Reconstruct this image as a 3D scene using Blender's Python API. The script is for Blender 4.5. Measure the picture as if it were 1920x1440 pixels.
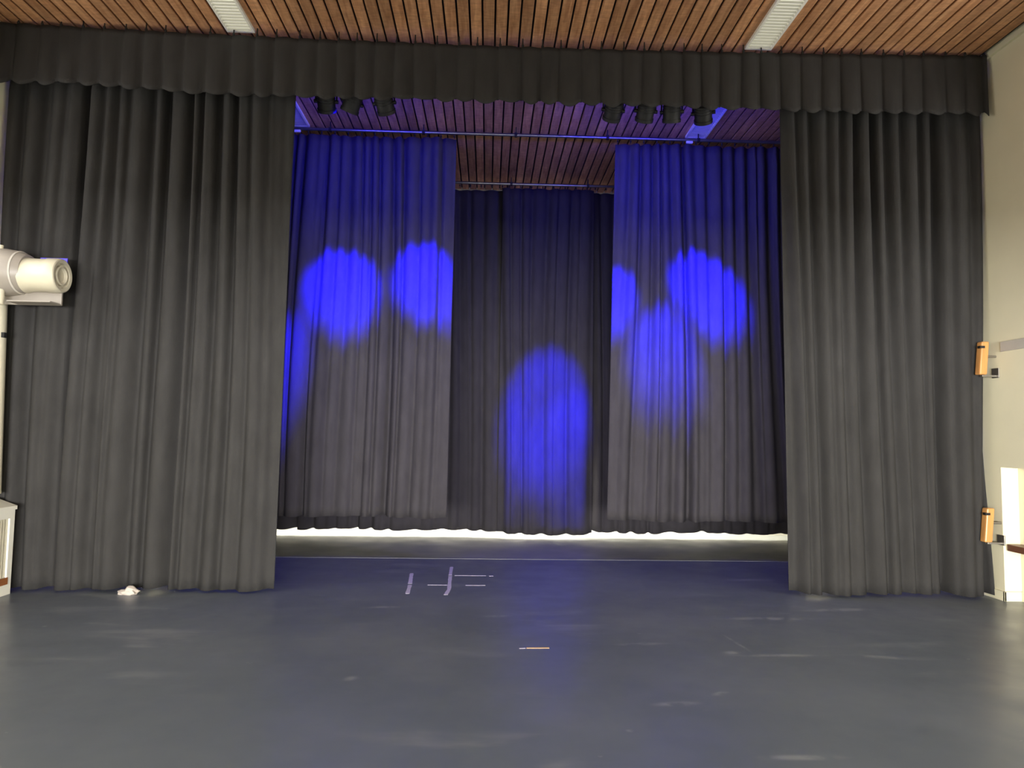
import bpy, bmesh, math, random
from mathutils import Vector, Matrix
for o in list(bpy.data.objects): bpy.data.objects.remove(o)
scene = bpy.context.scene
C = scene.collection
PI = math.pi

# ------------------------------------------------------------------ camera
F, CAMH, VPX, VPY, ROLL = 1320.0, 1.6, 914.0, 812.0, 0.0172
ya = Vector((VPX-960, -(VPY-720), -F)).normalized()
xa = Vector((1, -ROLL, 0)); xa.z = -(xa.x*ya.x + xa.y*ya.y)/ya.z; xa.normalize()
za = xa.cross(ya)
cd = bpy.data.cameras.new('camera'); cam = bpy.data.objects.new('camera', cd); C.objects.link(cam)
cd.sensor_fit = 'HORIZONTAL'; cd.sensor_width = 36.0; cd.lens = 36.0*F/1920.0
cd.clip_start = 0.05; cd.clip_end = 100
R = Matrix((xa, ya, za))
cam.matrix_world = Matrix.Translation((0, 0, CAMH)) @ R.to_4x4()
scene.camera = cam

# ------------------------------------------------------------------ world, daylight, exposure
w = bpy.data.worlds.new('world'); scene.world = w; w.use_nodes = True
w.node_tree.nodes['Background'].inputs[0].default_value = (0.75, 0.85, 1.0, 1)
w.node_tree.nodes['Background'].inputs[1].default_value = 0.5
vs = scene.view_settings
vs.view_transform = 'Standard'; vs.look = 'None'; vs.gamma = 1.0; vs.use_curve_mapping = False
vs.exposure = 0.0

def area(name, loc, rot, sx, sy, power, col=(1, 1, 1)):
    l = bpy.data.lights.new(name, 'AREA'); l.shape = 'RECTANGLE'; l.size = sx; l.size_y = sy
    l.energy = power; l.color = col
    o = bpy.data.objects.new(name, l); C.objects.link(o); o.location = loc; o.rotation_euler = rot
    return o
XL, XR, YB, YF, HC = -4.99, 5.205, -9.0, 11.5, 5.65
DAY = (1.0, 0.97, 0.93)
# daylight through the rear glazed doors, plus weak added fill for the upper hall
area('daylight_glazed_doors', (0, -8.85, 1.03), (PI/2, 0, 0), 8.6, 1.85, 4400, DAY)
area('upper_hall_fill', (0, -8.85, 4.55), (PI/2, 0, 0), 8.6, 1.2, 15, DAY)
# daylight through the high side windows
area('daylight_side_window_right', (XR+0.16, 4.45, 3.70), (0, PI/2, 0), 1.5, 3.9, 95, DAY)
area('daylight_side_window_left', (XL-0.16, 4.45, 3.70), (0, -PI/2, 0), 1.5, 3.9, 95, DAY)

# ------------------------------------------------------------------ materials
def newmat(name):
    m = bpy.data.materials.new(name); m.use_nodes = True
    nt = m.node_tree
    return m, nt, nt.nodes['Principled BSDF']
def N(nt, t, **kw):
    n = nt.nodes.new(t)
    for k, v in kw.items(): setattr(n, k, v)
    return n
def plain(name, col, rough=0.6, metal=0.0, var=0.08, scale=6.0, bump=0.0, bscale=80.0, spec=0.5, stretch=(1, 1, 1), sheen=0.0):
    """Principled colour broken up by noise, with optional fine bump."""
    m, nt, b = newmat(name)
    tc = N(nt, 'ShaderNodeTexCoord'); mp = N(nt, 'ShaderNodeMapping'); mp.inputs['Scale'].default_value = stretch
    nt.links.new(tc.outputs['Object'], mp.inputs['Vector'])
    no = N(nt, 'ShaderNodeTexNoise'); no.inputs['Scale'].default_value = scale; no.inputs['Detail'].default_value = 4
    nt.links.new(mp.outputs[0], no.inputs['Vector'])
    cr = N(nt, 'ShaderNodeValToRGB')
    cr.color_ramp.elements[0].position = 0.3; cr.color_ramp.elements[1].position = 0.7
    cr.color_ramp.elements[0].color = tuple(c*(1-var) for c in col)+(1,)
    cr.color_ramp.elements[1].color = tuple(min(1, c*(1+var)) for c in col)+(1,)
    nt.links.new(no.outputs['Fac'], cr.inputs[0]); nt.links.new(cr.outputs[0], b.inputs['Base Color'])
    b.inputs['Roughness'].default_value = rough; b.inputs['Metallic'].default_value = metal
    b.inputs['Specular IOR Level'].default_value = spec
    if sheen: b.inputs['Sheen Weight'].default_value = sheen; b.inputs['Sheen Roughness'].default_value = 0.6
    if bump:
        n2 = N(nt, 'ShaderNodeTexNoise'); n2.inputs['Scale'].default_value = bscale; n2.inputs['Detail'].default_value = 3
        nt.links.new(mp.outputs[0], n2.inputs['Vector'])
        bp = N(nt, 'ShaderNodeBump'); bp.inputs['Strength'].default_value = bump; bp.inputs['Distance'].default_value = 0.01
        nt.links.new(n2.outputs['Fac'], bp.inputs['Height']); nt.links.new(bp.outputs[0], b.inputs['Normal'])
    return m
def fabric(name, col):
    return plain(name, col, rough=0.95, var=0.10, scale=9, bump=0.25, bscale=260, spec=0.1, stretch=(1, 1, 0.35), sheen=0.0)
M = {}
M['curtain'] = fabric('charcoal_molton', (0.040, 0.0388, 0.0382))
M['valance'] = fabric('charcoal_molton_valance', (0.040, 0.0385, 0.0375))
M['stage_cloth'] = fabric('black_molton_stage', (0.056, 0.052, 0.057))
M['back_cloth'] = fabric('black_molton_back', (0.040, 0.037, 0.042))
M['wall'] = plain('cream_wall_paint', (0.80, 0.755, 0.56), rough=0.75, var=0.02, scale=3, bump=0.03, bscale=120, spec=0.3)
M['white_wall'] = plain('white_back_wall', (0.80, 0.78, 0.70), rough=0.7, var=0.02, scale=3)
M['rail'] = plain('grey_wall_rail', (0.52, 0.49, 0.44), rough=0.6, var=0.03)
M['enamel'] = plain('cream_enamel', (0.56, 0.52, 0.40), rough=0.35, var=0.03)
M['white'] = plain('white_lacquer', (0.85, 0.83, 0.74), rough=0.4, var=0.02)
M['louvre'] = plain('grey_louvre', (0.50, 0.49, 0.42), rough=0.5, var=0.03)
M['greybeige'] = plain('grey_beige_enamel', (0.30, 0.27, 0.235), rough=0.4, var=0.04)
M['black'] = plain('black_housing', (0.006, 0.006, 0.006), rough=0.6, var=0.2)
M['gap'] = plain('dark_ceiling_void', (0.012, 0.009, 0.007), rough=0.9, var=0.2)
M['steel'] = plain('dull_steel', (0.35, 0.33, 0.30), rough=0.4, metal=0.9, var=0.1)
M['pipe'] = plain('grey_steel_pipe', (0.20, 0.20, 0.21), rough=0.28, metal=0.85, var=0.1)
M['orange_wood'] = plain('varnished_beech', (0.56, 0.27, 0.085), rough=0.35, var=0.2, scale=18, stretch=(1, 1, 0.12))
M['brown_wood'] = plain('brown_stained_wood', (0.15, 0.060, 0.032), rough=0.45, var=0.2, scale=14, stretch=(1, 0.1, 1))
M['red_wood'] = plain('reddish_wood', (0.30, 0.105, 0.035), rough=0.4, var=0.2, scale=14, stretch=(1, 0.1, 1))
M['tape'] = plain('white_floor_tape', (0.60, 0.56, 0.66), rough=0.55, var=0.12, scale=30)
M['orange_tape'] = plain('pale_orange_tape', (0.80, 0.52, 0.30), rough=0.55, var=0.15, scale=30)
M['rag'] = plain('white_cotton', (0.52, 0.46, 0.41), rough=0.9, var=0.06)
M['blueplate'] = plain('saturated_blue', (0.03, 0.01, 0.55), rough=0.3, var=0.05)
M['glass'] = plain('window_glass', (0.75, 0.82, 0.85), rough=0.1, var=0.02)

def emat(name, col, s):
    m, nt, b = newmat(name)
    b.inputs['Base Color'].default_value = (0.02, 0.02, 0.02, 1)
    b.inputs['Emission Color'].default_value = col+(1,); b.inputs['Emission Strength'].default_value = s
    return m
BLUE = (0.004, 0.0, 1.0)
M['lens'] = emat('blue_led_lens', BLUE, 2.0)
M['lit_l'] = emat('lit_diffuser', (1.0, 0.96, 0.80), 1.15)
M['lit_r'] = emat('lit_diffuser_dim', (1.0, 0.96, 0.80), 0.95)

def wood_ceiling():
    m, nt, b = newmat('orange_pine_plank')
    tc = N(nt, 'ShaderNodeTexCoord'); oi = N(nt, 'ShaderNodeObjectInfo')
    ad = N(nt, 'ShaderNodeVectorMath', operation='ADD'); sc = N(nt, 'ShaderNodeVectorMath', operation='SCALE')
    cb = N(nt, 'ShaderNodeCombineXYZ')
    for i in range(3): nt.links.new(oi.outputs['Random'], cb.inputs[i])
    nt.links.new(cb.outputs[0], sc.inputs[0]); sc.inputs['Scale'].default_value = 37.0
    nt.links.new(tc.outputs['Object'], ad.inputs[0]); nt.links.new(sc.outputs[0], ad.inputs[1])
    mp = N(nt, 'ShaderNodeMapping'); mp.inputs['Scale'].default_value = (1, 0.10, 1)
    nt.links.new(ad.outputs[0], mp.inputs['Vector'])
    n1 = N(nt, 'ShaderNodeTexNoise'); n1.inputs['Scale'].default_value = 26; n1.inputs['Detail'].default_value = 5; n1.inputs['Distortion'].default_value = 0.6
    nt.links.new(mp.outputs[0], n1.inputs['Vector'])
    cr = N(nt, 'ShaderNodeValToRGB')
    e = cr.color_ramp.elements
    e[0].position = 0.30; e[0].color = (0.355, 0.160, 0.068, 1)
    e[1].position = 0.72; e[1].color = (0.59, 0.318, 0.155, 1)
    nt.links.new(n1.outputs['Fac'], cr.inputs[0])
    # short saw marks across the board and per-board tone
    n2 = N(nt, 'ShaderNodeTexNoise'); n2.inputs['Scale'].default_value = 34; n2.inputs['Detail'].default_value = 3
    mp2 = N(nt, 'ShaderNodeMapping'); mp2.inputs['Scale'].default_value = (0.35, 1.0, 1)
    nt.links.new(ad.outputs[0], mp2.inputs['Vector']); nt.links.new(mp2.outputs[0], n2.inputs['Vector'])
    mr = N(nt, 'ShaderNodeMapRange'); mr.inputs['From Min'].default_value = 0.3; mr.inputs['From Max'].default_value = 0.7
    mr.inputs['To Min'].default_value = 0.82; mr.inputs['To Max'].default_value = 1.15
    nt.links.new(n2.outputs['Fac'], mr.inputs['Value'])
    mr2 = N(nt, 'ShaderNodeMapRange'); mr2.inputs['To Min'].default_value = 0.80; mr2.inputs['To Max'].default_value = 1.18
    nt.links.new(oi.outputs['Random'], mr2.inputs['Value'])
    mu = N(nt, 'ShaderNodeMath', operation='MULTIPLY'); nt.links.new(mr.outputs[0], mu.inputs[0]); nt.links.new(mr2.outputs[0], mu.inputs[1])
    vm = N(nt, 'ShaderNodeVectorMath', operation='SCALE'); nt.links.new(cr.outputs[0], vm.inputs[0]); nt.links.new(mu.outputs[0], vm.inputs['Scale'])
    nt.links.new(vm.outputs[0], b.inputs['Base Color'])
    b.inputs['Roughness'].default_value = 0.6
    bp = N(nt, 'ShaderNodeBump'); bp.inputs['Strength'].default_value = 0.3; bp.inputs['Distance'].default_value = 0.004
    nt.links.new(n1.outputs['Fac'], bp.inputs['Height']); nt.links.new(bp.outputs[0], b.inputs['Normal'])
    return m
M['plank'] = wood_ceiling()

def floor_mat(name, ca, cb, worn):
    m, nt, b = newmat(name)
    L = nt.links.new
    tc = N(nt, 'ShaderNodeTexCoord')
    def noise(scale, stretch, detail=4, rot=0, dist=0.0):
        mp = N(nt, 'ShaderNodeMapping'); mp.inputs['Scale'].default_value = stretch; mp.inputs['Rotation'].default_value = (0, 0, rot)
        L(tc.outputs['Object'], mp.inputs['Vector'])
        n = N(nt, 'ShaderNodeTexNoise'); n.inputs['Scale'].default_value = scale; n.inputs['Detail'].default_value = detail; n.inputs['Distortion'].default_value = dist
        L(mp.outputs[0], n.inputs['Vector']); return n.outputs['Fac']
    def ramp(fac, a, bb, v0=0.0, v1=1.0):
        r = N(nt, 'ShaderNodeMapRange', interpolation_type='SMOOTHSTEP'); r.inputs['From Min'].default_value = a; r.inputs['From Max'].default_value = bb
        r.inputs['To Min'].default_value = v0; r.inputs['To Max'].default_value = v1
        L(fac, r.inputs['Value']); return r.outputs[0]
    def mul(a, bb):
        n = N(nt, 'ShaderNodeMath', operation='MULTIPLY')
        for i, v in enumerate((a, bb)):
            if isinstance(v, (int, float)): n.inputs[i].default_value = v
            else: L(v, n.inputs[i])
        return n.outputs[0]
    def mx(a, bb):
        n = N(nt, 'ShaderNodeMath', operation='MAXIMUM'); L(a, n.inputs[0]); L(bb, n.inputs[1]); return n.outputs[0]
    base = N(nt, 'ShaderNodeMix', data_type='RGBA')
    L(ramp(noise(0.7, (1, 1, 1), 5), 0.3, 0.7), base.inputs['Factor'])
    base.inputs['A'].default_value = ca+(1,); base.inputs['B'].default_value = cb+(1,)
    # pale scuffs: long sideways smears, short specks
    sm = mul(ramp(noise(2.2, (0.45, 1.6, 1), 6, 0.05, 0.4), 0.54, 0.74), ramp(noise(0.45, (1, 1, 1), 2), 0.42, 0.65))
    sp = ramp(noise(9.0, (0.8, 1.3, 1), 3, 0.3), 0.735, 0.80)
    # single scuffs that stand out, each an elongated smudge on the floor
    marks = mx(mul(sm, worn), mul(sp, 0.7))
    brk = ramp(noise(7.0, (1, 1, 1), 4, 0.8), 0.35, 0.6)
    for (cx, cy, ang, ln, wd) in ((1.965, 5.53, 1.70, 0.30, 0.022), (2.5, 6.27, 0.02, 0.62, 0.07), (2.15, 5.235, 0.0, 0.48, 0.045), (2.95, 5.2, -0.2, 0.35, 0.05), (1.85, 5.3, 0.3, 0.10, 0.06),
                                  (-.857, 4.72, 0.9, 0.07, 0.06), (-.92, 4.6, 1.2, 0.05, 0.03), (1.16, 4.3, 0.1, 0.20, 0.05), (1.48, 4.47, 0.5, 0.09, 0.04), (0.8, 3.92, 0.2, 0.03, 0.03),
                                  (3.3, 6.6, 0.1, 0.5, 0.08), (1.72, 6.34, 0, 0.03, 0.02), (1.2, 5.5, 0.1, 0.3, 0.05), (-0.9, 6.6, 0.1, 0.25, 0.05), (0.1, 6.3, 0.15, 0.2, 0.06), (1.6, 3.6, 0.0, 0.3, 0.04)):
        mp = N(nt, 'ShaderNodeMapping', vector_type='TEXTURE')
        mp.inputs['Location'].default_value = (cx, cy, 0); mp.inputs['Rotation'].default_value = (0, 0, ang); mp.inputs['Scale'].default_value = (ln, wd, 1)
        L(tc.outputs['Object'], mp.inputs['Vector'])
        ln_ = N(nt, 'ShaderNodeVectorMath', operation='LENGTH'); L(mp.outputs[0], ln_.inputs[0])
        marks = mx(marks, mul(mul(ramp(ln_.outputs['Value'], 1.0, 0.2), brk), 0.55))
    mix = N(nt, 'ShaderNodeMix', data_type='RGBA'); L(mul(marks, 0.6), mix.inputs['Factor'])
    L(base.outputs['Result'], mix.inputs['A']); mix.inputs['B'].default_value = (0.48, 0.49, 0.50, 1)
    L(mix.outputs['Result'], b.inputs['Base Color'])
    L(ramp(noise(3.0, (1, 1, 1), 5), 0.3, 0.7, 0.30, 0.40), b.inputs['Roughness'])
    b.inputs['Specular IOR Level'].default_value = 0.5
    return m
M['floor'] = floor_mat('slate_vinyl_floor', (0.116, 0.137, 0.172), (0.152, 0.174, 0.208), 0.5)
M['rear_floor'] = floor_mat('pale_grey_rear_floor', (0.20, 0.215, 0.205), (0.27, 0.285, 0.27), 0.9)

# ------------------------------------------------------------------ mesh helpers
def bx(bm, x0, x1, y0, y1, z0, z1):
    v = [bm.verts.new(p) for p in ((x0,y0,z0),(x1,y0,z0),(x1,y1,z0),(x0,y1,z0),(x0,y0,z1),(x1,y0,z1),(x1,y1,z1),(x0,y1,z1))]
    for f in ((3,2,1,0),(4,5,6,7),(0,1,5,4),(1,2,6,5),(2,3,7,6),(3,0,4,7)): bm.faces.new([v[i] for i in f])
    return v
def lathe(bm, prof, p0, axis, seg=32):
    """revolve [(t, r)] along axis from p0"""
    axis = Vector(axis).normalized(); p0 = Vector(p0)
    a = axis.orthogonal().normalized(); b = axis.cross(a)
    rings = []
    for t, r in prof:
        if r < 1e-6: rings.append([bm.verts.new(p0+axis*t)])
        else: rings.append([bm.verts.new(p0+axis*t+(a*math.cos(2*PI*k/seg)+b*math.sin(2*PI*k/seg))*r) for k in range(seg)])
    for q in range(len(rings)-1):
        r0, r1 = rings[q], rings[q+1]
        for k in range(seg):
            k2 = (k+1) % seg
            if len(r0) == 1 and len(r1) == 1: continue
            if len(r0) == 1: bm.faces.new((r0[0], r1[k2], r1[k]))
            elif len(r1) == 1: bm.faces.new((r0[k], r0[k2], r1[0]))
            else: bm.faces.new((r0[k], r0[k2], r1[k2], r1[k]))
def tube(bm, p0, p1, r, seg=12):
    d = Vector(p1)-Vector(p0)
    lathe(bm, [(0, 0), (0, r), (d.length, r), (d.length, 0)], p0, d, seg)
def finish(name, bm, mat, parent=None, loc=(0,0,0), smooth=False, bevel=0.0):
    bmesh.ops.recalc_face_normals(bm, faces=bm.faces[:])
    me = bpy.data.meshes.new(name); bm.to_mesh(me); bm.free(); me.materials.append(mat)
    if smooth:
        for p in me.polygons: p.use_smooth = True
        try: me.set_sharp_from_angle(angle=math.radians(35))
        except Exception: pass
    o = bpy.data.objects.new(name, me); C.objects.link(o); o.location = loc
    if parent: o.parent = parent
    if bevel:
        b = o.modifiers.new('bevel', 'BEVEL'); b.width = bevel; b.segments = 2; b.limit_method = 'ANGLE'
    return o
def box(name, mat, b, parent=None, loc=(0,0,0), bevel=0.0):
    bm = bmesh.new(); bx(bm, *b); return finish(name, bm, mat, parent, loc, bevel=bevel)
def link_mesh(name, me, parent, loc, rot=(0,0,0)):
    o = bpy.data.objects.new(name, me); C.objects.link(o); o.parent = parent; o.location = loc; o.rotation_euler = rot; return o
def thing(name, label, cat, loc=(0,0,0), group=None):
    o = bpy.data.objects.new(name, None); C.objects.link(o); o.location = loc; o.empty_display_size = 0.1
    o['label'] = label; o['category'] = cat
    if group: o['group'] = group
    return o
def tag(o, label, cat, group=None):
    o['label'] = label; o['category'] = cat
    if group: o['group'] = group
    return o
def struct(o, label=None, cat=None):
    o['kind'] = 'structure'
    o['label'] = label; o['category'] = cat
    return o

# ------------------------------------------------------------------ room shell
struct(box('floor', M['floor'], (XL-0.3, XR+0.3, YB-0.3, YF+0.3, -0.15, 0)), 'dark slate vinyl floor with pale scuffs', 'floor')

struct(box('floor_rear_strip', M['rear_floor'], (XL, XR, 9.10, YF, 0, 0.002)), 'paler grey strip of floor behind the middle drapes', 'floor')  # thin, paler grey layer over the rear floor

def side_wall(name, x, sgn, openings, label):
    """wall from boxes; openings = (y0,y1,z0,z1,depth) depth None goes right through"""
    ys = sorted({YB, YF+0.3}|{v for o in openings for v in o[:2]}); zs = sorted({0.0, HC+0.25}|{v for o in openings for v in o[2:4]})
    bm = bmesh.new(); T = 0.35
    for a, b in zip(ys, ys[1:]):
        for c, d in zip(zs, zs[1:]):
            dep = 0.0; skip = False
            for o in openings:
                if o[0] <= a and b <= o[1] and o[2] <= c and d <= o[3]:
                    if o[4] is None: skip = True
                    else: dep = o[4]
            if skip: continue
            xs = sorted((x+sgn*dep, x+sgn*T)); bx(bm, xs[0], xs[1], a, b, c, d)
    bmesh.ops.remove_doubles(bm, verts=bm.verts[:], dist=1e-4)
    return struct(finish(name, bm, M['wall']), label, 'wall')
WINDOW = (0.5, 6.54, 2.95, 4.53, None)
side_wall('wall_right', XR, 1, [(1.5, 7.00, 0.0, 1.33, 0.175), WINDOW], 'cream painted side wall right of the stage curtains')
side_wall('wall_left', XL, -1, [WINDOW], 'cream painted side wall left of the stage curtains')
struct(box('wall_back', M['white_wall'], (XL-0.3, XR+0.3, YF, YF+0.2, 0, HC+0.25)), 'white wall behind the rearmost curtain', 'wall')
bm = bmesh.new()
for b in ((XL-.3, -4.35, 0, HC+.25), (4.35, XR+.3, 0, HC+.25), (-4.35, 4.35, 2.05, 3.9), (-4.35, 4.35, 5.2, HC+.25), (-4.35, 4.35, 0, 0.15)):
    bx(bm, b[0], b[1], YB-.3, YB, b[2], b[3])
struct(finish('wall_rear', bm, M['wall']), 'cream rear wall of the hall with glazed doors', 'wall')
bm = bmesh.new(); bx(bm, XL, XR, YB, -0.35, 2.20, 2.44); bx(bm, XL, XR, -0.47, -0.35, 2.44, 3.4)  # unseen slab and parapet, added to keep door light off the curtain tops
struct(finish('shade_slab', bm, M['wall']), 'cream unseen slab and parapet added to shade the curtain tops', 'shade_slab')

# ceiling: dark void board with single planks below it
ceil = struct(box('ceiling', M['gap'], (XL-0.3, XR+0.3, YB-0.3, YF+0.3, HC+0.03, HC+0.2)), 'slatted orange pine plank ceiling', 'ceiling')
PITCH = 0.125
bm = bmesh.new(); bx(bm, -0.0525, 0.0525, YB, YF, 0, 0.022)
bmesh.ops.bevel(bm, geom=[e for e in bm.edges if abs(e.verts[0].co.y-e.verts[1].co.y) > 1 and e.verts[0].co.z < .01], offset=0.004, segments=1, affect='EDGES')
bm.normal_update(); pm = bpy.data.meshes.new('plank'); bm.to_mesh(pm); bm.free(); pm.materials.append(M['plank'])
n = int((XR-XL)/PITCH)+1
for i in range(n):
    x = XL+0.06+i*PITCH
    if x > XR-0.05: break
    link_mesh('plank', pm, ceil, (x, 0, HC))
trim = struct(box('trim_1', M['wall'], (XR-0.035, XR, YB, YF, HC-0.045, HC+0.03)), 'cream cornice strip between right wall and plank ceiling', 'trim')
struct(box('trim_2', M['wall'], (XL, XL+0.035, YB, YF, HC-0.045, HC+0.03)), 'cream cornice strip between left wall and plank ceiling', 'trim')
struct(box('trim_3', M['rail'], (XR-0.018, XR, YB, 6.93, 2.50, 2.60), bevel=0.004), 'flat grey rail along the right wall', 'trim')
# skirting of the right wall follows the recess
bm = bmesh.new(); bx(bm, XR-0.022, XR, 6.978, YF, 0, 0.095); bx(bm, XR-0.022, XR+0.175, 6.978, 7.00, 0, 0.095)
bx(bm, XR+0.153, XR+0.175, 1.5, 7.00, 0, 0.095)
struct(finish('baseboard_right', bm, M['wall'], bevel=0.004), 'cream skirting board along the right wall', 'baseboard')
struct(box('baseboard_back', M['white_wall'], (XL, XR, YF-0.02, YF, 0, 0.09)), 'white skirting of the back wall', 'baseboard')
struct(box('baseboard_left', M['wall'], (XL, XL+0.02, 7.36, YF, 0, 0.09)), 'cream skirting of the left wall', 'baseboard')
# side windows: frame and panes
for k, (x, s, nm) in enumerate(((XR, 1, 'right'), (XL, -1, 'left'))):
    y0, y1, z0, z1, _ = WINDOW
    bm = bmesh.new(); a, b = sorted((x+s*0.22, x+s*0.28))
    bx(bm, a, b, y0, y1, z0, z0+.07); bx(bm, a, b, y0, y1, z1-.07, z1)
    for q in range(5):
        yy = y0+(y1-y0-.07)*q/4; bx(bm, a, b, yy, yy+.07, z0+.07, z1-.07)
    wf = struct(finish('window_%d' % (k+1), bm, M['white']), 'white framed high side window in the %s wall' % nm, 'window')
    for q in range(4):
        yy = y0+(y1-y0-.07)*q/4
        box('pane', M['glass'], (a+.025, b-.025, yy+.07, yy+(y1-y0-.07)/4, z0+.07, z1-.07), wf)

# ------------------------------------------------------------------ ceiling luminaires with louvres
bm = bmesh.new()
v = [bm.verts.new(p) for p in ((-.115, 0, 0), (.115, 0, 0), (.115, .006, .026), (-.115, .006, .026), (-.115, .007, 0), (.115, .007, 0), (.115, .013, .026), (-.115, .013, .026))]
for f in ((0,1,2,3),(4,7,6,5),(0,4,5,1),(3,2,6,7),(0,3,7,4),(1,5,6,2)): bm.faces.new([v[i] for i in f])
bmesh.ops.recalc_face_normals(bm, faces=bm.faces[:]); slat_me = bpy.data.meshes.new('slat'); bm.to_mesh(slat_me); bm.free(); slat_me.materials.append(M['louvre'])
def luminaire(x, y1, label, length=1.5, lit=False):
    t = thing('ceiling_luminaire', label, 'ceiling light', (x, y1-length, HC-0.03), 'louvred ceiling luminaires')
    bm = bmesh.new()
    bx(bm, -.14, -.116, 0, length, 0, .032); bx(bm, .116, .14, 0, length, 0, .032)
    bx(bm, -.116, .116, 0, .03, 0, .032); bx(bm, -.116, .116, length-.03, length, 0, .032)
    finish('frame', bm, M['white'], t)
    box('diffuser' if lit else 'reflector_tray', M[lit] if lit else M['white'], (-.116, .116, .03, length-.03, .0295, .032), t)
    k = 0; y = 0.045
    while y < length-.045:
        link_mesh('slat', slat_me, t, (0, y, 0.001)); y += 0.05; k += 1
    return t
luminaire(-2.57, 6.98, 'white louvred ceiling luminaire in front of the valance, left one', lit='lit_l')
luminaire(2.745, 6.98, 'white louvred ceiling luminaire in front of the valance, right one', lit='lit_r')
luminaire(-2.57, 9.19, 'blue-lit louvred luminaire behind the valance beside the left drape')
luminaire(2.745, 9.19, 'blue-lit louvred luminaire behind the valance near four spotlights on the right')

# ------------------------------------------------------------------ curtains
def folds(length, smin, smax, rnd):
    """fold centres along the cloth with alternating in/out values"""
    s, pts, sg = 0.0, [], 1
    while s < length+smax:
        pts.append((s, sg*rnd.uniform(0.35, 1.0))); s += rnd.uniform(smin, smax); sg = -sg
    return pts
def fold_val(pts, s):
    if s <= pts[0][0]: return pts[0][1]
    lo, hi = 0, len(pts)-1
    while hi-lo > 1:
        m_ = (lo+hi)//2
        if pts[m_][0] <= s: lo = m_
        else: hi = m_
    t = (s-pts[lo][0])/(pts[hi][0]-pts[lo][0]); t = min(max(t, 0), 1)
    t = 0.5-0.5*math.cos(PI*t); return pts[lo][1]*(1-t)+pts[hi][1]*t
def curtain(name, label, mat, xt0, xt1, xb0, xb1, y, ztop, zbot, seed, amp=0.055, smin=0.05, smax=0.13, nx=None, nz=40, group=None, sag=None, hemvar=0.012, cat='curtain', flat0=0.0, flat1=0.0):
    rnd = random.Random(seed)
    W = max(xt1-xt0, xb1-xb0); nx = nx or int(W/0.014)
    fa = folds(W, smin, smax, rnd); fb = folds(W, smin*1.7, smax*1.9, rnd); fc = folds(W, 0.5, 1.1, rnd); fd = folds(W, .25, .6, rnd)
    t = thing(name, label, cat, ((xb0+xb1)/2, y, 0.0), group)
    cx = (xb0+xb1)/2
    bm = bmesh.new(); grid = []
    ph = rnd.uniform(0, 6)
    for j in range(nz+1):
        h = j/nz                                # 0 hem .. 1 top
        row = []
        for i in range(nx+1):
            u = i/nx; s = u*W
            x0 = xb0+(xt0-xb0)*h; x1 = xb1+(xt1-xb1)*h
            edge = min(1.0, (s+1e-6)/flat0) if flat0 else 1.0
            edge *= min(1.0, (W-s+1e-6)/flat1) if flat1 else 1.0
            edge = 0.25+0.75*edge
            drift = 0.05*fold_val(fc, s)*math.sin(2.1*h+ph+s*0.7) + 0.03*math.sin(3.3*h+s*1.9+ph)
            wt = min(1.0, max(0.0, (h-0.15)/0.75))         # tight pleats on top flow into wider folds below
            a1 = fold_val(fa, s+drift); a2 = fold_val(fb, s+drift*1.3)
            a1 = 2*((a1+1)/2)**2.2-1; a2 = 2*((a2+1)/2)**3.0-1
            yy = amp*edge*((0.55*wt+0.35*(1-wt))*a1 + (0.35+0.45*(1-wt))*a2*(0.8+.35*fold_val(fd, s)) + 0.30*fold_val(fc, s))
            if h > 0.97: yy *= 0.75
            xx = x0+(x1-x0)*u + 0.02*a2*math.sin(PI*u)*(1-h*.5) + 0.012*fold_val(fb, W-s)*math.sin(PI*u)
            zz = zbot+(ztop-zbot)*h
            zz += (1-h)**6*(hemvar*(a2*0.7+fold_val(fc, s)*0.6))
            if sag: zz += sag(xx)*h
            row.append(bm.verts.new((xx-cx, yy, zz)))
        grid.append(row)
    for j in range(nz):
        for i in range(nx): bm.faces.new((grid[j][i], grid[j][i+1], grid[j+1][i+1], grid[j+1][i]))
    cl = finish('cloth', bm, mat, t, smooth=False)
    for p in cl.data.polygons: p.use_smooth = True
    so = cl.modifiers.new('thickness', 'SOLIDIFY'); so.thickness = 0.005; so.offset = 0
    return t
# front (house) curtains
YH = 7.20
curtain('house_curtain', 'wide charcoal house curtain hanging left of the stage opening', M['curtain'], -4.955, -2.05, -4.90, -2.09, YH, 5.30, 0.035, 11, amp=0.125, group='front house curtains', flat1=0.35)
curtain('house_curtain', 'narrower charcoal house curtain hanging right of the stage opening', M['curtain'], 3.06, 5.185, 3.10, 5.185, YH-0.02, 5.30, 0.035, 23, amp=0.125, group='front house curtains', flat0=0.35)
# middle drapes, hem half a metre above the floor
YM = 9.07
curtain('stage_drape', 'blue-lit dark drape on the left half of the middle rod', M['stage_cloth'], -4.7, -0.475, -4.75, -0.50, YM, 5.455, 0.53, 37, amp=0.105, smin=0.045, smax=0.115, group='middle stage drapes', flat1=0.2)
curtain('stage_drape', 'blue-lit dark drape on the right half of the middle rod', M['stage_cloth'], 1.635, 4.85, 1.545, 4.95, YM, 5.455, 0.52, 41, amp=0.105, smin=0.045, smax=0.115, group='middle stage drapes', flat0=0.2)
# rear drapes
YR = 10.90
ra = [(-4.9, 0.22, 'dark backdrop drape filling the left part of the rear rod', 53, YR+0.09, 0.115), (1.57, 5.05, 'dark backdrop drape filling the right part of the rear rod', 67, YR+0.09, 0.105), (0.17, 1.62, 'blue-lit central backdrop drape with the lowest hem, between darker ones', 59, YR-0.05, 0.085)]
for a, b, lab, sd, yy, zb in ra:
    curtain('backdrop_drape', lab, M['back_cloth'], a, b, a, b, yy, 5.45, zb, sd, amp=0.06, group='rear backdrop drapes', hemvar=0.022)

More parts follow.
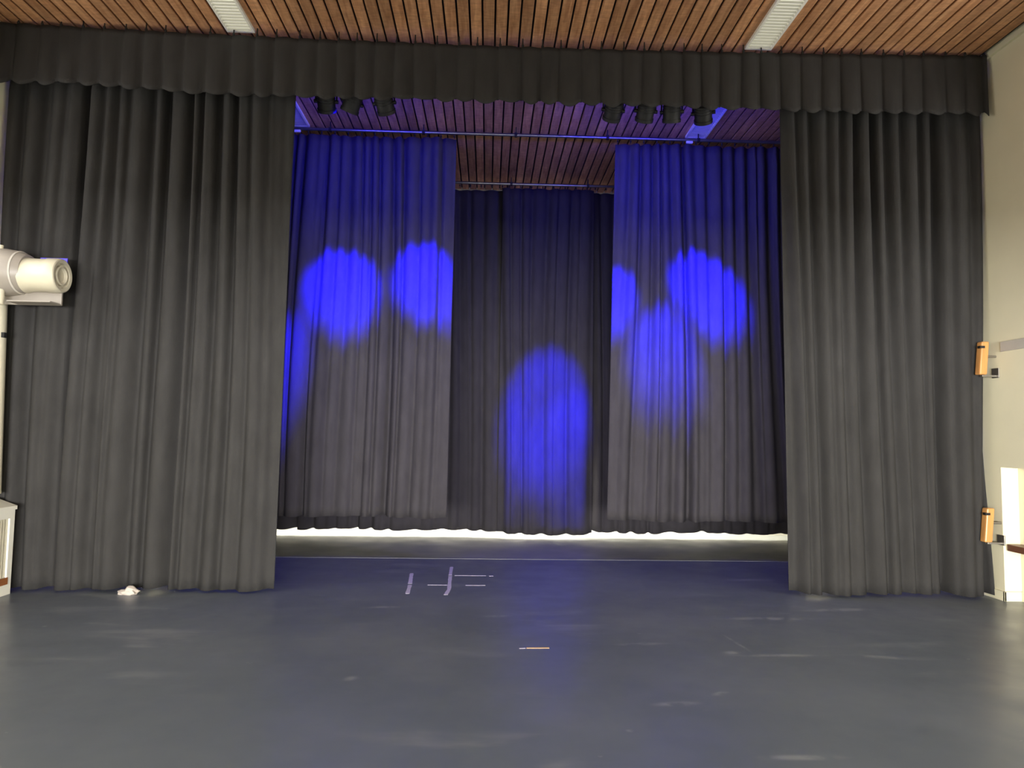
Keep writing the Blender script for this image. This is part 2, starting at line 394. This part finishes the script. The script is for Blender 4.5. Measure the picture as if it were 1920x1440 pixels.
# pelmet valance: overlapping box pleats with ties on top
def sagtop(x): return 0.075*((x-0.1)/5.1)**2*1.0
YV = 6.95
def valance():
    t = thing('valance', 'charcoal pleated valance running across the top of the stage opening', 'valance', (0, YV, 5.1))
    rnd = random.Random(5); bm = bmesh.new(); x = XL+0.005; cols = []; seams = []
    while x < 5.14:
        wd = rnd.uniform(0.185, 0.235); wd = min(wd, 5.165-x)
        d = rnd.uniform(0.035, 0.06); k = 10; dz = rnd.uniform(0.035, 0.065)
        seams.append(x)
        for q in range(k+1):
            u = q/k
            yy = -d*(math.sin(PI*min(1, u*1.15+.05))**0.7) if u < .86 else -d*(1-u)*1.5
            cols.append((x+wd*u*0.985, yy, -dz*math.sin(PI*min(1, u*1.1))))
        x += wd
    grid = []; nz = 12
    for j in range(nz+1):
        h = j/nz; row = []
        for (xx, yy, dz) in cols:
            zt = 5.545+sagtop(xx); zb = 4.975+0.01*math.sin(xx*1.1+.6)+ (0.05 if xx < -3 else 0)*min(1, (-3-xx)) +0.03*max(0, (xx-2))/3
            z = zb+dz+(zt-zb-dz*0)*h if j else zb+dz
            z = zb+(zt-zb)*h+dz*(1-h)
            lean = 0.012*math.sin(xx*7)*(1-h)
            row.append(bm.verts.new((xx+lean, yy*(0.45+0.55*(1-h)), z-5.1)))
        grid.append(row)
    for j in range(nz):
        for i in range(len(cols)-1): bm.faces.new((grid[j][i], grid[j][i+1], grid[j+1][i+1], grid[j+1][i]))
    cl = finish('cloth', bm, M['valance'], t)
    for p in cl.data.polygons: p.use_smooth = True
    so = cl.modifiers.new('thickness', 'SOLIDIFY'); so.thickness = 0.006; so.offset = 0
    # ties holding it to the rail
    bm = bmesh.new(); lathe(bm, [(-.012, 0), (-.008, .012), (.012, .014), (.03, .007), (.085, .006), (.085, 0)], (0, 0, 0), (0, 0, 1), 8)
    me = bpy.data.meshes.new('tie'); bmesh.ops.recalc_face_normals(bm, faces=bm.faces[:]); bm.to_mesh(me); bm.free(); me.materials.append(M['black'])
    for s in seams: link_mesh('tie', me, t, (s+.01, -.006, 5.55+sagtop(s)-5.1))
    tb = bmesh.new(); tube(tb, (XL+.01, .03, 5.50-5.1), (5.15, .03, 5.50-5.1), .018, 10); finish('rail', tb, M['black'], t, smooth=True)
    return t
valance()

# rods with gliders
def rod(name, label, y, z, x0, x1, spans, clips=()):
    t = thing(name, label, 'curtain rod', ((x0+x1)/2, y, z)); cx = (x0+x1)/2
    bm = bmesh.new(); tube(bm, (x0-cx, 0, 0), (x1-cx, 0, 0), 0.021, 14); finish('pipe', bm, M['pipe'], t, smooth=True)
    bm = bmesh.new(); lathe(bm, [(0.02, 0), (0.02, .005), (-.018, .005), (-.018, .011), (-.034, .011), (-.034, .004), (-.058, .004), (-.064, 0)], (0, 0, -0.02), (0, 0, 1), 8)
    bmesh.ops.recalc_face_normals(bm, faces=bm.faces[:]); me = bpy.data.meshes.new('glider'); bm.to_mesh(me); bm.free(); me.materials.append(M['black'])
    for a, b in spans:
        k = int((b-a)/0.17)
        for q in range(k+1): link_mesh('glider', me, t, (a+.03+(b-a-.06)*q/k-cx, 0, 0))
    bm = bmesh.new(); bx(bm, -.006, .006, -.006, .006, 0, HC-z+0.01); bx(bm, -.018, .018, -.024, .024, -.024, .024)
    hm = bpy.data.meshes.new('hanger'); bmesh.ops.recalc_face_normals(bm, faces=bm.faces[:]); bm.to_mesh(hm); bm.free(); hm.materials.append(M['black'])
    q = x0+0.4
    while q < x1: link_mesh('hanger', hm, t, (q-cx, 0, 0)); q += 1.22
    for c in clips: box('clip', M['white'], (-.045, .045, -.03, .0, -.062, -.03), t, (c-cx, -.02, 0), bevel=.008)
rod('curtain_rod', 'grey steel rod carrying the two middle drapes', YM, 5.545, XL+.02, XR-.02, ((-4.7, -.475), (1.635, 4.85)), (-2.55, 2.62))
rod('curtain_rod', 'grey steel rod carrying the rear backdrop drapes', YR+0.01, 5.545, XL+.02, XR-.02, ((-4.9, 0.2), (0.25, 1.55), (1.62, 5.05)))

# ------------------------------------------------------------------ blue spotlights behind the valance
YP, ZP = 7.45, 5.36
t = thing('lighting_bar', 'black lighting pipe behind the valance carrying the spotlights', 'pipe', (0, YP, ZP))
bm = bmesh.new(); tube(bm, (-4.6, 0, 0), (4.7, 0, 0), .024, 14); finish('pipe', bm, M['black'], t, smooth=True)
for q in (-3.6, -0.2, 3.6):
    box('hanger', M['black'], (q-.012, q+.012, -.012, .012, .02, HC-ZP+.01), t)
def spotlight(px, aim, label, power, half_deg, oval=1.35, blend=0.8, spill=30.0):
    head = Vector((px, YP+0.02, ZP-0.20)); aim = Vector(aim)
    d = (aim-head).normalized()
    t = thing('spotlight', label, 'spotlight', (px, YP, ZP), 'blue stage spotlights')
    o = head-Vector((px, YP, ZP))
    bm = bmesh.new()
    lathe(bm, [(-.10, 0), (-.10, .06), (-.09, .082), (-.07, .095), (.07, .095), (.07, .102), (.105, .102), (.105, .09), (.065, .086), (.065, 0)], o, d, 28)
    hs = finish('housing', bm, M['black'], t, smooth=True)
    bm = bmesh.new(); lathe(bm, [(.088, 0), (.088, .088), (.093, .088), (.097, 0)], o, d, 24); finish('lens', bm, M['lens'], t, smooth=True)
    for q in range(3):
        bm = bmesh.new(); lathe(bm, [(-.065+q*.028, .093), (-.065+q*.028, .10), (-.053+q*.028, .10), (-.053+q*.028, .093)], o, d, 28); finish('cooling_fin', bm, M['black'], hs)
    side = Vector((0, 0, 1)).cross(d).normalized()
    bm = bmesh.new()
    for s in (-1, 1):
        a = o+side*s*.112; b = Vector((side.x*s*.112, side.y*s*.112, -.05))
        tube(bm, a, b, .009, 8)
    tube(bm, Vector((side.x*.112, side.y*.112, -.05)), Vector((-side.x*.112, -side.y*.112, -.05)), .009, 8)
    yk = finish('yoke', bm, M['black'], t, smooth=True)
    for s in (-1, 1):
        bm = bmesh.new(); tube(bm, o+side*s*.094, o+side*s*.130, .02, 10); finish('tilt_knob', bm, M['black'], yk, smooth=True)
    bm = bmesh.new(); lathe(bm, [(-.03, .0255), (-.03, .042), (.03, .042), (.03, .0255)], (0, 0, 0), (1, 0, 0), 14); finish('clamp', bm, M['steel'], t, smooth=True)
    # the lamp's own beam and the wide spill of its lens
    l = bpy.data.lights.new('beam', 'SPOT'); l.energy = power; l.color = BLUE; l.spot_size = math.radians(2*half_deg); l.spot_blend = blend; l.shadow_soft_size = 0.05
    lo = bpy.data.objects.new('beam', l); C.objects.link(lo); lo.parent = t; lo.location = o+d*.108; lo.rotation_euler = d.to_track_quat('-Z', 'Y').to_euler(); lo.scale = (oval, 1, 1)
    l = bpy.data.lights.new('spill', 'AREA'); l.shape = 'DISK'; l.size = .2; l.energy = spill; l.color = BLUE
    lo = bpy.data.objects.new('spill', l); C.objects.link(lo); lo.parent = t; lo.location = o+d*.11; lo.rotation_euler = Vector((d.x*.4, .95, -.40)).to_track_quat('-Z', 'Y').to_euler()
    return t
K = 4.2
spotlight(-1.81, (-1.90, YM, 3.40), 'black spotlight at the left end of the left-hand trio', 2600*K, 11.2)
spotlight(-1.53, (-2.90, YM, 2.05), 'black spotlight in the middle of the left-hand trio', 2200*K, 10.5, 1.0, 0.9)
spotlight(-1.18, (-0.80, YM, 3.50), 'black spotlight at the right end of the left-hand trio', 2600*K, 11.2)
spotlight(1.32, (0.90, YR-.1, 2.00), 'sharply tilted black spotlight, leftmost of the right-hand four', 3000*K, 11.5, 0.85, 0.7)
spotlight(1.68, (1.55, YM, 3.35), 'black spotlight second from left in the right-hand four', 2400*K, 9.5, 1.2)
spotlight(1.97, (2.26, YM, 2.55), 'black spotlight third from left in the right-hand four', 2200*K, 9.5, 1.25, 0.9)
spotlight(2.32, (2.82, YM, 3.45), 'black spotlight overlapping the blue-lit luminaire, rightmost of the right-hand four', 2600*K, 11.2)

# strip light behind the rear drapes, washing the foot of the white wall
t = thing('strip_light', 'fluorescent strip light on the back wall behind the rear drapes', 'strip light', (0, YF-.08, 1.5))
box('housing', M['white'], (-4.6, 4.6, -.02, .075, -.03, .05), t)
area('strip_light_glow', (0, YF-.20, 1.40), (0.0, 0, 0), 9.2, 0.06, 420, (1.0, 0.95, 0.82)).parent = None

# ------------------------------------------------------------------ left wall: horn-shaped fixture, stand pipe, radiator cover
fy, fz = 6.75, 3.03
t = thing('wall_fixture', 'beige cylindrical wall fixture with a cream ringed nose, before the left curtain', 'wall fixture', (XL, fy, fz))
def lx(x): return x-XL
bm = bmesh.new(); lathe(bm, [(0, 0), (0, .228), (.30, .228), (.42, .224), (.52, .208), (.58, .188), (.62, .168), (.62, 0)], (0, 0, .02), (1, 0, 0), 40); finish('drum', bm, M['greybeige'], t, smooth=True)
bm = bmesh.new(); lathe(bm, [(.545, .20), (.547, .206), (.560, .2005), (.560, .192)], (0, 0, .02), (1, 0, 0), 40); finish('seam_ring', bm, M['rail'], t, smooth=True)
bm = bmesh.new(); lathe(bm, [(.60, 0), (.60, .172), (.64, .160), (.70, .158), (.80, .158), (.81, .164), (.90, .164), (.925, .158), (.932, .148), (.928, .118), (.90, .112), (.895, 0)], (0, 0, .0), (1, 0, 0), 40); nose = finish('nose', bm, M['enamel'], t, smooth=True)
bm = bmesh.new(); lathe(bm, [(.894, .096), (.925, .092), (.928, .078), (.905, .06), (.897, 0)], (0, 0, 0), (1, 0, 0), 32); finish('nozzle_ring', bm, M['enamel'], nose, smooth=True)
box('bracket_plate', M['greybeige'], (.36, .90, .05, .075, -.275, -.14), t, bevel=.006)
box('bracket_tray', M['greybeige'], (.50, .90, -.12, .05, -.275, -.262), t, bevel=.004)
box('blue_plate', M['blueplate'], (.60, .865, .17, .18, -.10, .212), t, bevel=.003)  # plain blue plate behind the nose
bm = bmesh.new(); tube(bm, (.43, -.10, -.30), (.43, -.10, -.16), .035, 14); finish('support_stub', bm, M['enamel'], t, smooth=True)
bm = bmesh.new(); tube(bm, (.36, -.03, .21), (.36, -.03, .275), .022, 10); finish('top_screw', bm, M['enamel'], t, smooth=True)

t = thing('standpipe', 'cream vertical pipe beside the left wall, below the cylindrical fixture', 'pipe', (-4.785, 6.94, 0.0))
bm = bmesh.new(); tube(bm, (0.058, 0, 0.95), (0.0, 0, 2.84), .085, 20); finish('pipe', bm, M['enamel'], t, smooth=True)
box('clip', M['black'], (.085, .115, -.04, .0, 2.45, 2.50), t)

t = thing('radiator_cover', 'white slatted radiator cover with sloped top along the left wall', 'radiator cover', (XL, 4.5, 0))
ye, xe = 2.52, 0.452         # far end, depth from the wall (relative)
bm = bmesh.new()
bx(bm, xe-.03, xe, ye-.065, ye, 0, .80); bx(bm, xe-.03, xe, -2.5, ye-.065, .72, .80); bx(bm, xe-.03, xe, -2.5, ye-.065, 0, .10)
for q in (-2.5, -.8, .9): bx(bm, xe-.03, xe, q, q+.08, .10, .72)
bx(bm, 0, xe-.03, ye-.03, ye, 0, .80)
finish('frame', bm, M['white'], t)
bm = bmesh.new()
pr = ((0, .80), (xe+.012, .80), (xe+.012, .835), (0, 1.0))
vv = [[bm.verts.new((a, yy, b)) for a, b in pr] for yy in (-2.5, ye+.01)]
bm.faces.new(vv[0]); bm.faces.new(vv[1][::-1])
for i in range(4): bm.faces.new((vv[0][i], vv[1][i], vv[1][(i+1) % 4], vv[0][(i+1) % 4]))
finish('sloped_top', bm, M['white'], t)
bm = bmesh.new(); bx(bm, -.004, .004, -.011, .011, .16, .72); gm = bpy.data.meshes.new('slat'); bmesh.ops.recalc_face_normals(bm, faces=bm.faces[:]); bm.to_mesh(gm); bm.free(); gm.materials.append(M['enamel'])
yy = ye-.08
while yy > 0.3: link_mesh('slat', gm, t, (xe-.02, yy, 0)); yy -= .036
box('grille_back', M['rail'], (xe-.045, xe-.035, -2.5, ye-.065, .10, .72), t)
box('foot_rail', M['red_wood'], (xe-.026, xe+.004, -2.5, ye-.05, .10, .165), t)

# ------------------------------------------------------------------ right wall: bench board, wooden latches
t = thing('bench_board', 'brown wooden bench board set in the right wall recess', 'bench', (XR, 4.2, 0))
box('board', M['brown_wood'], (.02, .174, -2.4, 2.775, .50, .565), t, bevel=.004)
for q in (-1.8, .0, 1.8): box('bracket', M['steel'], (.04, .175, q-.02, q+.02, .46, .50), t)
def latch(z, label):
    t = thing('wall_latch', label, 'wall latch', (XR, 7.02, z), 'wooden latches on the right wall')
    bm = bmesh.new(); v = bx(bm, -.185, -.105, -.04, .04, -.17, .17)
    for w_ in bm.verts: w_.co.x += (w_.co.z)*0.10
    finish('wooden_arm', bm, M['orange_wood'], t, bevel=.012)
    box('notch', M['black'], (-.19, -.14, -.043, .0, .10, .125), t)
    box('plate', M['steel'], (-.012, 0, -.05, .05, -.20, -.10), t, bevel=.002)
    box('angle_arm', M['steel'], (-.16, -.012, -.02, .02, -.19, -.172), t, bevel=.002)
    bm = bmesh.new(); tube(bm, (-.105, 0, .02), (0, 0, .02), .012, 10); finish('bolt', bm, M['steel'], t, smooth=True)
    return t
latch(2.44, 'upper orange wooden latch on the right wall, beside the curtain')
latch(0.75, 'lower orange wooden latch on the right wall, level with the bench board')

# ------------------------------------------------------------------ floor tape
def strip(label, pts, wd, mat, group='floor tape marks'):
    """thin tape laid along pts"""
    bm = bmesh.new(); c = Vector((pts[0][0], pts[0][1], 0)); top = []
    rnd = random.Random(int(pts[0][0]*1000))
    fine = []
    for a, b in zip(pts, pts[1:]):
        a = Vector(a); b = Vector(b); k = max(2, int((b-a).length/.06))
        fine += [a.lerp(b, i/k) for i in range(k)]
    fine.append(Vector(pts[-1]))
    for i, p in enumerate(fine):
        d = (fine[min(i+1, len(fine)-1)]-fine[max(i-1, 0)]).normalized(); nrm = Vector((-d.y, d.x)); w2 = wd/2*rnd.uniform(.82, 1.1)
        top.append([bm.verts.new((p.x+s*nrm.x*w2-c.x, p.y+s*nrm.y*w2-c.y, z)) for z in (.0015, 0) for s in (-1, 1)])
    for a, b in zip(top, top[1:]):
        bm.faces.new((a[0], b[0], b[1], a[1])); bm.faces.new((a[0], a[2], b[2], b[0])); bm.faces.new((a[1], b[1], b[3], a[3]))
    for e in (top[0], top[-1]): bm.faces.new((e[0], e[1], e[3], e[2]))
    o = finish('tape_strip', bm, mat, loc=c); tag(o, label, 'tape', group); return o
T = M['tape']
strip('white tape strip, upper piece of the leftmost upright floor mark', [(-.831, 8.15), (-.79, 7.60)], .042, T)
strip('white tape strip, lower piece of the leftmost upright floor mark', [(-.784, 7.54), (-.766, 7.14)], .042, T)
strip('white tape strip, far short piece of the long upright floor mark', [(-.399, 8.55), (-.391, 8.06)], .042, T)
strip('white tape strip, near bent piece of the long upright floor mark', [(-.388, 8.01), (-.365, 7.35), (-.385, 7.10)], .042, T)
strip('thin white tape line crossing the long upright floor mark', [(-.60, 7.55), (-.395, 7.55)], .022, T)
strip('thin white tape line farther back, right of the long upright mark', [(-.338, 8.05), (0.01, 8.05)], .022, T)
strip('tiny white tape dash at the end of the far tape line', [(0.046, 8.04), (.093, 8.04)], .024, T)
strip('short white tape line nearer the front, right of the long upright mark', [(-.202, 7.545), (0.005, 7.55)], .026, T)
strip('pale orange tape line alone in the middle of the floor', [(.32, 5.385), (.49, 5.39)], .024, M['orange_tape'])
strip('tiny white tape scrap left of the pale orange line', [(.265, 5.375), (.31, 5.38)], .014, T)

# crumpled white cloth peeping out under the left house curtain
bm = bmesh.new(); bmesh.ops.create_icosphere(bm, subdivisions=3, radius=1)
rnd = random.Random(3); import mathutils.noise as mn
for v in bm.verts:
    k = 1+0.5*mn.noise(v.co*1.7)+.2*mn.noise(v.co*4.3)
    v.co = Vector((v.co.x*.10*k, v.co.y*.05*k, max(0.0, v.co.z*.036*k+.018)))
    if v.co.x > -.02 and v.co.x < .05: v.co.z *= 1.5
rg = finish('crumpled_cloth', bm, M['rag'], loc=(-3.42, 7.03, 0), smooth=True)
tag(rg, 'crumpled white cloth peeping out under the left house curtain', 'cloth')
